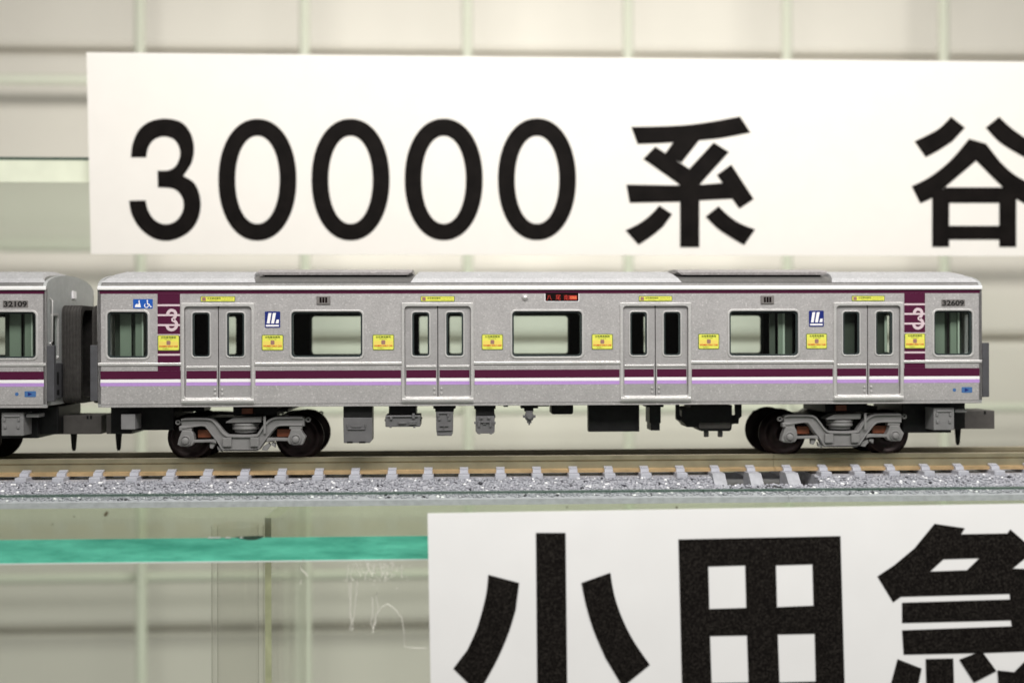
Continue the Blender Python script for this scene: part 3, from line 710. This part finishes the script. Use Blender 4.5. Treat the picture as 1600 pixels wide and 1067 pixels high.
    for cx in (187, 1197):
        x_, z_ = g_(cx+4, 340)[0], RT+.33
        for ys, s in ((NY, 1), (FY, -1)):
            prof = [(-.03, .0001), (-.03, .10), (-.055, .11), (-.055, .14), (-.015, .17), (-.015, .26), (-.045, .285), (-.045, .322), (.03, .335), (.042, .385), (.058, .388), (.066, .37), (.066, .0001)]
            if s < 0: prof = [(-h, r_) for h, r_ in prof][::-1]
            P(B().lathe('y', (x_, ys, z_), prof, 56, False), 'wheel', 'wheel_metal')
        P(B().cyl('y', (x_, yc, z_), .045, 1.5, 16), 'axle', 'wheel_metal')
    b = B(); p, q = g_(590, 125), g_(1000, 50); b.box(p[0], q[0], .5, 1.7, p[1], q[1]+.03, .01)
    p, q = g_(1000, 90), g_(1100, 65); b.box(p[0]-.02, q[0], .5, 1.7, p[1], q[1], .01)
    P(b, 'bolster', 'black_plastic')
    p, q = g_(680, 105), g_(782, 52); P(B().box(p[0], q[0], .42, .495, p[1], q[1], .004), 'copper_block', 'copper')
def make_car(label):
    root = thing('train_car', label, 'model train car', BASE, 'silver and purple model train cars')
    root['_o'] = (XC, 0, 0)
    near = add_side(root)
    # far side: mirrored copies
    for o in near:
        if o.name.startswith(('side_panel', 'sill', 'lining', 'window', 'door', 'waist', 'purple', 'white', 'lilac')) and not o.name.startswith(('door_label', 'window_reflection')):
            c = o.copy(); C.objects.link(c); c.parent = root; c.scale = (1, -1, 1); c.location.y = o.location.y+W
            for ch_ in o.children:
                d = ch_.copy(); C.objects.link(d); d.parent = c
    # roof
    prof = [(.0, Zeave+.03), (.0, .862), (.02, .905), (.08, .945), (.2, .99), (.38, 1.03), (.62, 1.062), (.86, 1.078), (1.1, 1.083)]
    prof = prof+[(W-y, z) for y, z in prof[-2::-1]]
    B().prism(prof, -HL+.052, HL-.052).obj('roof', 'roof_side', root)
    b = B()
    for y0_, y1_ in ((-.035, .01), (W-.01, W+.035)): b.box(-HL, HL, y0_, y1_, zc(453.2), zc(447), .014, 3)
    b.each('gutter', 'gutter_silver', root)
    # ribbed roof deck between the air conditioners
    top = [(.05, .925), (.13, .985), (.33, 1.055), (.66, 1.115), (1.1, 1.14)]
    tp = []
    for i in range(4):
        for k in range(4):
            t_ = k/4; y_ = top[i][0]+(top[i+1][0]-top[i][0])*t_; z_ = top[i][1]+(top[i+1][1]-top[i][1])*t_
            tp += [(y_, z_), (y_+.006, z_+.012), (y_+(top[i+1][0]-top[i][0])/4*.55, z_+(top[i+1][1]-top[i][1])/4*.55+.012)]
    tp.append(top[-1]); tp = tp+[(W-y, z) for y, z in tp[-2::-1]]
    full = tp+[(W-.06, .90), (.06, .90)]
    def deck(x0_, x1_, s0, s1):
        off = [((z-.925)/.21*s0, (z-.925)/.21*s1) for y, z in full]
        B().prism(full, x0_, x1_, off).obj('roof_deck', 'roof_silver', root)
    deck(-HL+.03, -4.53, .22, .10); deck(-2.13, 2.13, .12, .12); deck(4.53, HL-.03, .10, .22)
    for s in (-1, 1):
        x0_, x1_ = sorted((s*2.13, s*4.55))
        p = [(.34, 1.06), (.33, 1.10), (.37, 1.125), (.7, 1.165), (1.1, 1.18)]; p = p+[(W-y, z) for y, z in p[-2::-1]]
        off = [(.0 if z > 1.07 else .06,)*2 for y, z in p]
        B().prism(p, x0_, x1_, off).obj('air_conditioner', 'aircon_grey', root)
        B().box(x0_+.1, x1_-.08, .42, W-.42, .98, 1.062).obj('air_conditioner_shadow', 'black_plastic', root)  # black block painted as the shadow gap under the unit
    # interior ceiling, floor
    B().box(-HL+.06, HL-.06, .15, W-.15, Zeave-.06, Zeave-.02).obj('ceiling', 'inner_black', root)
    fl = B().box(-HL+.06, HL-.06, .02, W-.02, Zbot+.02, Zbot+.09).obj('floor', 'black_plastic', root)
    # end walls
    for s in (-1, 1):
        X0, X1 = (HL-.05, HL) if s > 0 else (-HL, -HL+.05)
        outl = [(y, z) for y, z in [(.0, Zbot+.03), (W, Zbot+.03)]+[(W-y, z) for y, z in prof[:9]]+[(y, z) for y, z in prof[7::-1]]]
        h1 = rr(.2, .52, zc(560), zc(490), .05); h2 = rr(W-.52, W-.2, zc(560), zc(490), .05); h3 = rr(.74, 1.46, Zbot+.12, zc(486), .1)
        b = B().plate([outl, h1, h2, h3], -.025, .025)
        # plate() works in x,z at y; turn it to lie in y,z at the car end
        cxm = (X0+X1)/2; b.v = [(cxm+y_, x_, z_) for x_, y_, z_ in b.v]; b.f = [f[::-1] for f in b.f]
        e_ = b.obj('end_wall', 'end_grey', root)
        for ya, yb in ((.2, .52), (W-.52, W-.2)):
            b = B().plate([rr(ya-.02, yb+.02, zc(562), zc(488), .06), rr(ya+.02, yb-.02, zc(558), zc(492), .04)], -.03, .03, .006); b.v = [(cxm+y_, x_, z_) for x_, y_, z_ in b.v]; b.f = [f[::-1] for f in b.f]
            b.obj('end_window_frame', 'bright_silver', e_)
            B().box(cxm-.005, cxm+.005, ya, yb, zc(560), zc(490)).obj('end_pane', 'window_glass', e_)
        xo = s*HL
        B().box(xo, xo+s*.03, 1.10, 1.26, zc(462), zc(449.5), .006).obj('end_lamp', 'white_print', e_)
        # gangway bellows
        for k in range(12):
            xa = xo+s*(.005+k*.0245); ins = .0 if k % 2 == 0 else .009
            b = B().plate([rr(.64+ins, 1.56-ins, Zbot+.03, zc(474)-ins, .14), rr(.73, 1.47, Zbot+.12, zc(481), .2)], 0, .024, .004); b.v = [(xa+s*y_, x_, z_) for x_, y_, z_ in b.v]
            if s > 0: b.f = [f[::-1] for f in b.f]
            if k == 0: bl = b.obj('gangway', 'bellows', root)
            else: b.obj('bellows_fold', 'bellows', bl)
        B().box(xo-s*.3, xo-s*.32, .75, 1.45, Zbot+.1, Zeave-.05).obj('inner_partition', 'inner_grey', root)
        # corner hoods
        for ya, yb in ((-.01, .09), (W-.09, W+.01)):
            B().box(xo+s*.003, xo+s*.115, ya, yb, zc(624.5), zc(538), .01).obj('corner_hood', 'hood_grey', root)
        # step box and handrail on the end
        b = B().box(xo, xo+s*.05, .24, .58, zc(622), zc(566), .01)
        b.obj('end_cabinet', 'hood_grey', e_)
        B().box(xo+s*.051, xo+s*.06, .3, .36, zc(600), zc(580), .004).box(xo+s*.051, xo+s*.06, .3, .38, zc(616), zc(608), .004).box(xo+s*.051, xo+s*.06, .5, .53, zc(620), zc(568), .004).each('cabinet_detail', 'black_plastic', e_)
        B().tube([(xo+s*.0, .14, zc(465)), (xo+s*.04, .14, zc(468)), (xo+s*.04, .14, zc(532)), (xo, .14, zc(535))], .012).obj('handrail', 'bright_silver', e_)
    # underfloor equipment -------------------------------------------------
    def ub(parts, name, m_, Y0, Y1, bev=.008, par=None):
        b = B()
        for a, c, p, q in parts:
            x0_, z0_ = at(a, q, Y0); x1_, z1_ = at(c, p, Y0); b.box(x0_-XC, x1_-XC, Y0, Y1, z0_, z1_, bev)
        return b.each(name, m_, par or root)[0]
    top_ = 633
    def pl(pts, Y0, Y1, name, m_, bev=.006, par=None):
        return B().plate([[(at(x, y, Y0)[0]-XC, at(x, y, Y0)[1]) for x, y in pts]], Y0, Y1, bev).obj(name, m_, par or root)
    e_ = pl([(536, 652.5), (581.5, 652.5), (581.5, 687), (577.5, 692), (537, 692)], .10, .42, 'equipment_box', 'box_grey', .008)
    ub([(536.5, 581.5, top_, 652.8)], 'mounting', 'black_plastic', .11, .41, .003, e_)
    q_ = lambda pts: [(at(530+x/5.926, 630+y/5.926, .10)[0]-XC, at(530+x/5.926, 630+y/5.926, .10)[1]) for x, y in pts]
    B().plate([q_(ribbon([(75, 190), (80, 238), (240, 238), (243, 190)], 9))], .075, .105, .003).plate([q_([(105, 205), (210, 205), (200, 222), (118, 222)])], .085, .105, .003).each('handle', 'box_grey', e_)
    ub([(542, 551, 689.6, 692.5), (561, 571, 689.6, 692.5)], 'foot', 'black_plastic', .09, .3, .002, e_)
    e_ = ub([(602, 656.5, 648.8, 667)], 'equipment_box', 'box_grey', .10, .7, .012)
    ub([(607.6, 650, top_, 647), (601, 604, 655, 658), (655, 658, 655, 658)], 'mounting', 'black_plastic', .16, .66, .004, e_)
    ub([(622, 635, 659.5, 662.3), (638.5, 650.5, 658, 660.5), (638.5, 650.5, 661, 663.3), (609, 613, 651, 656), (644, 648, 646, 654), (608.5, 612, 666, 668.4), (645.5, 649, 666, 668.4), (605, 653, 650, 651.3)], 'handle', 'box_grey', .07, .11, .004, e_)
    e_ = pl([(681, 643), (708, 643), (707.5, 677), (705.5, 680.8), (683, 680.8), (681.5, 672)], .10, .6, 'equipment_box', 'box_grey', .008)
    ub([(677, 712, top_, 638.5), (680, 709, 638, 643.3)], 'mounting', 'black_plastic', .12, .62, .003, e_)
    ub([(685, 703, 644.3, 646.3), (683.5, 686, 645, 651), (699, 702, 645, 651), (684.5, 688.5, 652, 656.5), (700, 704, 652, 656.5), (687, 701, 664.5, 666), (683, 706, 671.5, 673), (693.3, 694.3, 666, 672), (686, 695, 678, 680)], 'handle', 'box_grey', .075, .105, .003, e_)
    e_ = pl([(743.5, 650), (773, 650), (773, 674.5), (770.5, 677.2), (746, 677.2), (743.5, 674)], .10, .6, 'equipment_box', 'box_grey', .008)
    ub([(741, 774.5, top_, 639), (743.5, 772.5, 638, 650.3), (772, 774, 649, 653)], 'mounting', 'black_plastic', .12, .62, .003, e_)
    ub([(741, 744, 659, 662.5), (772, 774.5, 659, 662.5), (750, 754, 651, 654.5), (762, 766, 651, 654.5), (747, 750, 658, 667), (765, 768, 658, 667), (751, 764, 659, 660.3), (755, 760, 661.5, 662.8), (747, 751, 676, 678.3), (765, 769, 676, 678.3)], 'handle', 'box_grey', .07, .105, .004, e_)
    e_ = ub([(814, 841, top_, 638), (820, 833.5, 636, 643)], 'valve', 'black_plastic', .15, .4, .003)
    x_, z_ = at(827, 650.5, .12); x_ -= XC
    b = B().cyl('y', (x_, .14, z_), .078, .1, 8, None, .012).cyl('y', (x_, .07, z_), .045, .06, 16, None, .008).box(x_-.1, x_+.1, .1, .16, z_-.02, z_+.02, .005).box(x_-.055, x_+.055, .1, .18, z_+.04, z_+.09, .008).box(x_-.035, x_+.035, .1, .18, z_-.105, z_-.06, .006).box(x_-.014, x_+.014, .11, .15, z_-.135, z_-.1, .004)
    b.obj('valve_body', 'box_grey', e_)
    B().plate([rr(at(859.7, 0, .3)[0]-XC, at(894, 0, .3)[0]-XC, at(875, 647.3, .3)[1], at(875, 631, .3)[1], .035)], .3, .7, .008).obj('equipment_box', 'black_plastic', root)
    ub([(787, 794, 632, 635.5), (841, 858, 632, 635)], 'pipe', 'black_plastic', .3, .6, .003)
    ub([(919.7, 999, 632, 674.5)], 'equipment_box', 'black_plastic', .35, .55, .008)
    ub([(1010, 1037, 632, 636), (1015, 1032.5, 635, 661), (1017, 1031, 660, 672.5)], 'equipment_box', 'black_plastic', .4, .8, .006)
    e_ = pl([(1065, 641), (1068, 637.5), (1079, 636.5), (1080, 633), (1144, 633), (1144, 648), (1149, 650), (1148, 662), (1144, 663), (1143, 671), (1140, 673.5), (1096, 673.5), (1091, 670), (1089, 667.5), (1074, 667.3), (1071, 663), (1065, 658)], .45, 1.0, 'compressor', 'black_plastic', .01)
    for xx in (1105.5, 1127.5): 
        x_, z_ = at(xx, 678.5, .5); B().cyl('z', (x_-XC, .6, z_), .042, .1, 14, None, .012).obj('pin', 'box_grey', e_)
    x_, z_ = at(1117, 663, .42); x0_ = at(1092, 663, .42)[0]-XC; x1_ = at(1143, 663, .42)[0]-XC
    B().cyl('x', ((x0_+x1_)/2, .52, z_-.02), .085, x1_-x0_, 20, None, .02).obj('cylinder', 'coupler_grey', e_)
    pl([(1056, 632), (1061.5, 632), (1062, 648), (1067, 654), (1063, 657), (1058, 655), (1056, 650)], .45, .5, 'strap', 'black_plastic', .003, e_)
    pl([(1148.5, 632), (1159, 632), (1159, 650), (1155, 654), (1154, 662), (1144, 662), (1144, 650), (1149, 648)], .45, .5, 'strap', 'black_plastic', .003, e_)
    # chassis above the bogies and couplers
    for bx in (-4.77, 4.77): bogie(root, bx)
    B().box(-HL+.35, -4.77-1.12, .45, 1.75, at(240, 672, .45)[1], Zbot+.0, .01).box(4.77+1.05, HL-.3, .45, 1.75, at(1440, 676, .45)[1], Zbot, .01).box(-4.77-1.1, -4.77-.75, .9, 1.4, Zbot-.12, Zbot, .01).each('chassis', 'black_plastic', root)
    e_ = ub([(1459, 1491, 636.5, 672)], 'end_box', 'box_light', .12, .5, .01)
    ub([(1464, 1487, 641, 643.5), (1463.5, 1467.5, 656, 661), (1483, 1487, 656, 661), (1463, 1466, 645, 650), (1484, 1487, 645, 650)], 'bolt', 'box_light', .10, .13, .004, e_)
    ub([(1492.5, 1511, 638.5, 644.5)], 'end_bracket', 'box_light', .15, .4, .012)
    ub([(189, 211, 647, 671)], 'end_box', 'box_light', .12, .5, .01)
    for s in (-1, 1):
        xo = s*HL
        zt_, zb2 = at(1530, 641.5, .75)[1], at(1530, 670, .75)[1]
        B().box(xo-s*.35, xo-s*.02, .55, 1.6, Zbot-.45, Zbot, .02).obj('coupler_mount', 'black_plastic', root)
        cp = B().box(xo-s*.3, xo+s*(.58 if s > 0 else .12), .78, 1.38, zb2, zt_, .012).obj('coupler', 'coupler_grey', root)
        B().box(xo+s*.40, xo+s*.43, .772, .80, zt_-.06, zt_-.005, .003).obj('coupler_notch', 'black_plastic', cp)
        x_ = (at(1496.5, 690, 1.02)[0]-XC) if s > 0 else (at(185.5, 690, 1.02)[0]-XC)
        z1_ = at(1496, 695, 1.02)[1]
        B().lathe('z', (x_, 1.02, 0), [(z1_, .022), (z1_+.04, .034), (zb2+.02, .055), (zb2+.1, .055)], 14).obj('coupler_pin', 'black_plastic', cp)
    return root
car = make_car('silver model train car with purple stripe and 32609 plate, wholly in view')
# second car: copies of every part, shifted to the left
def dup(root, dx, label):
    r_ = root.copy(); C.objects.link(r_); r_.location.x += dx; r_['label'] = label
    for ch_ in root.children:
        c = ch_.copy(); C.objects.link(c); c.parent = r_
        for g2 in ch_.children:
            d = g2.copy(); C.objects.link(d); d.parent = c
    return r_
bpy.context.view_layer.update()
car2 = dup(car, -14.636, 'silver model train car with 32109 plate cut off by the left edge')
number_plate(car, '32609')
car2['_o'] = (XC-14.636, 0, 0)
number_plate(car2, '32109')
for r_ in (car, car2):
    if '_o' in r_: del r_['_o']
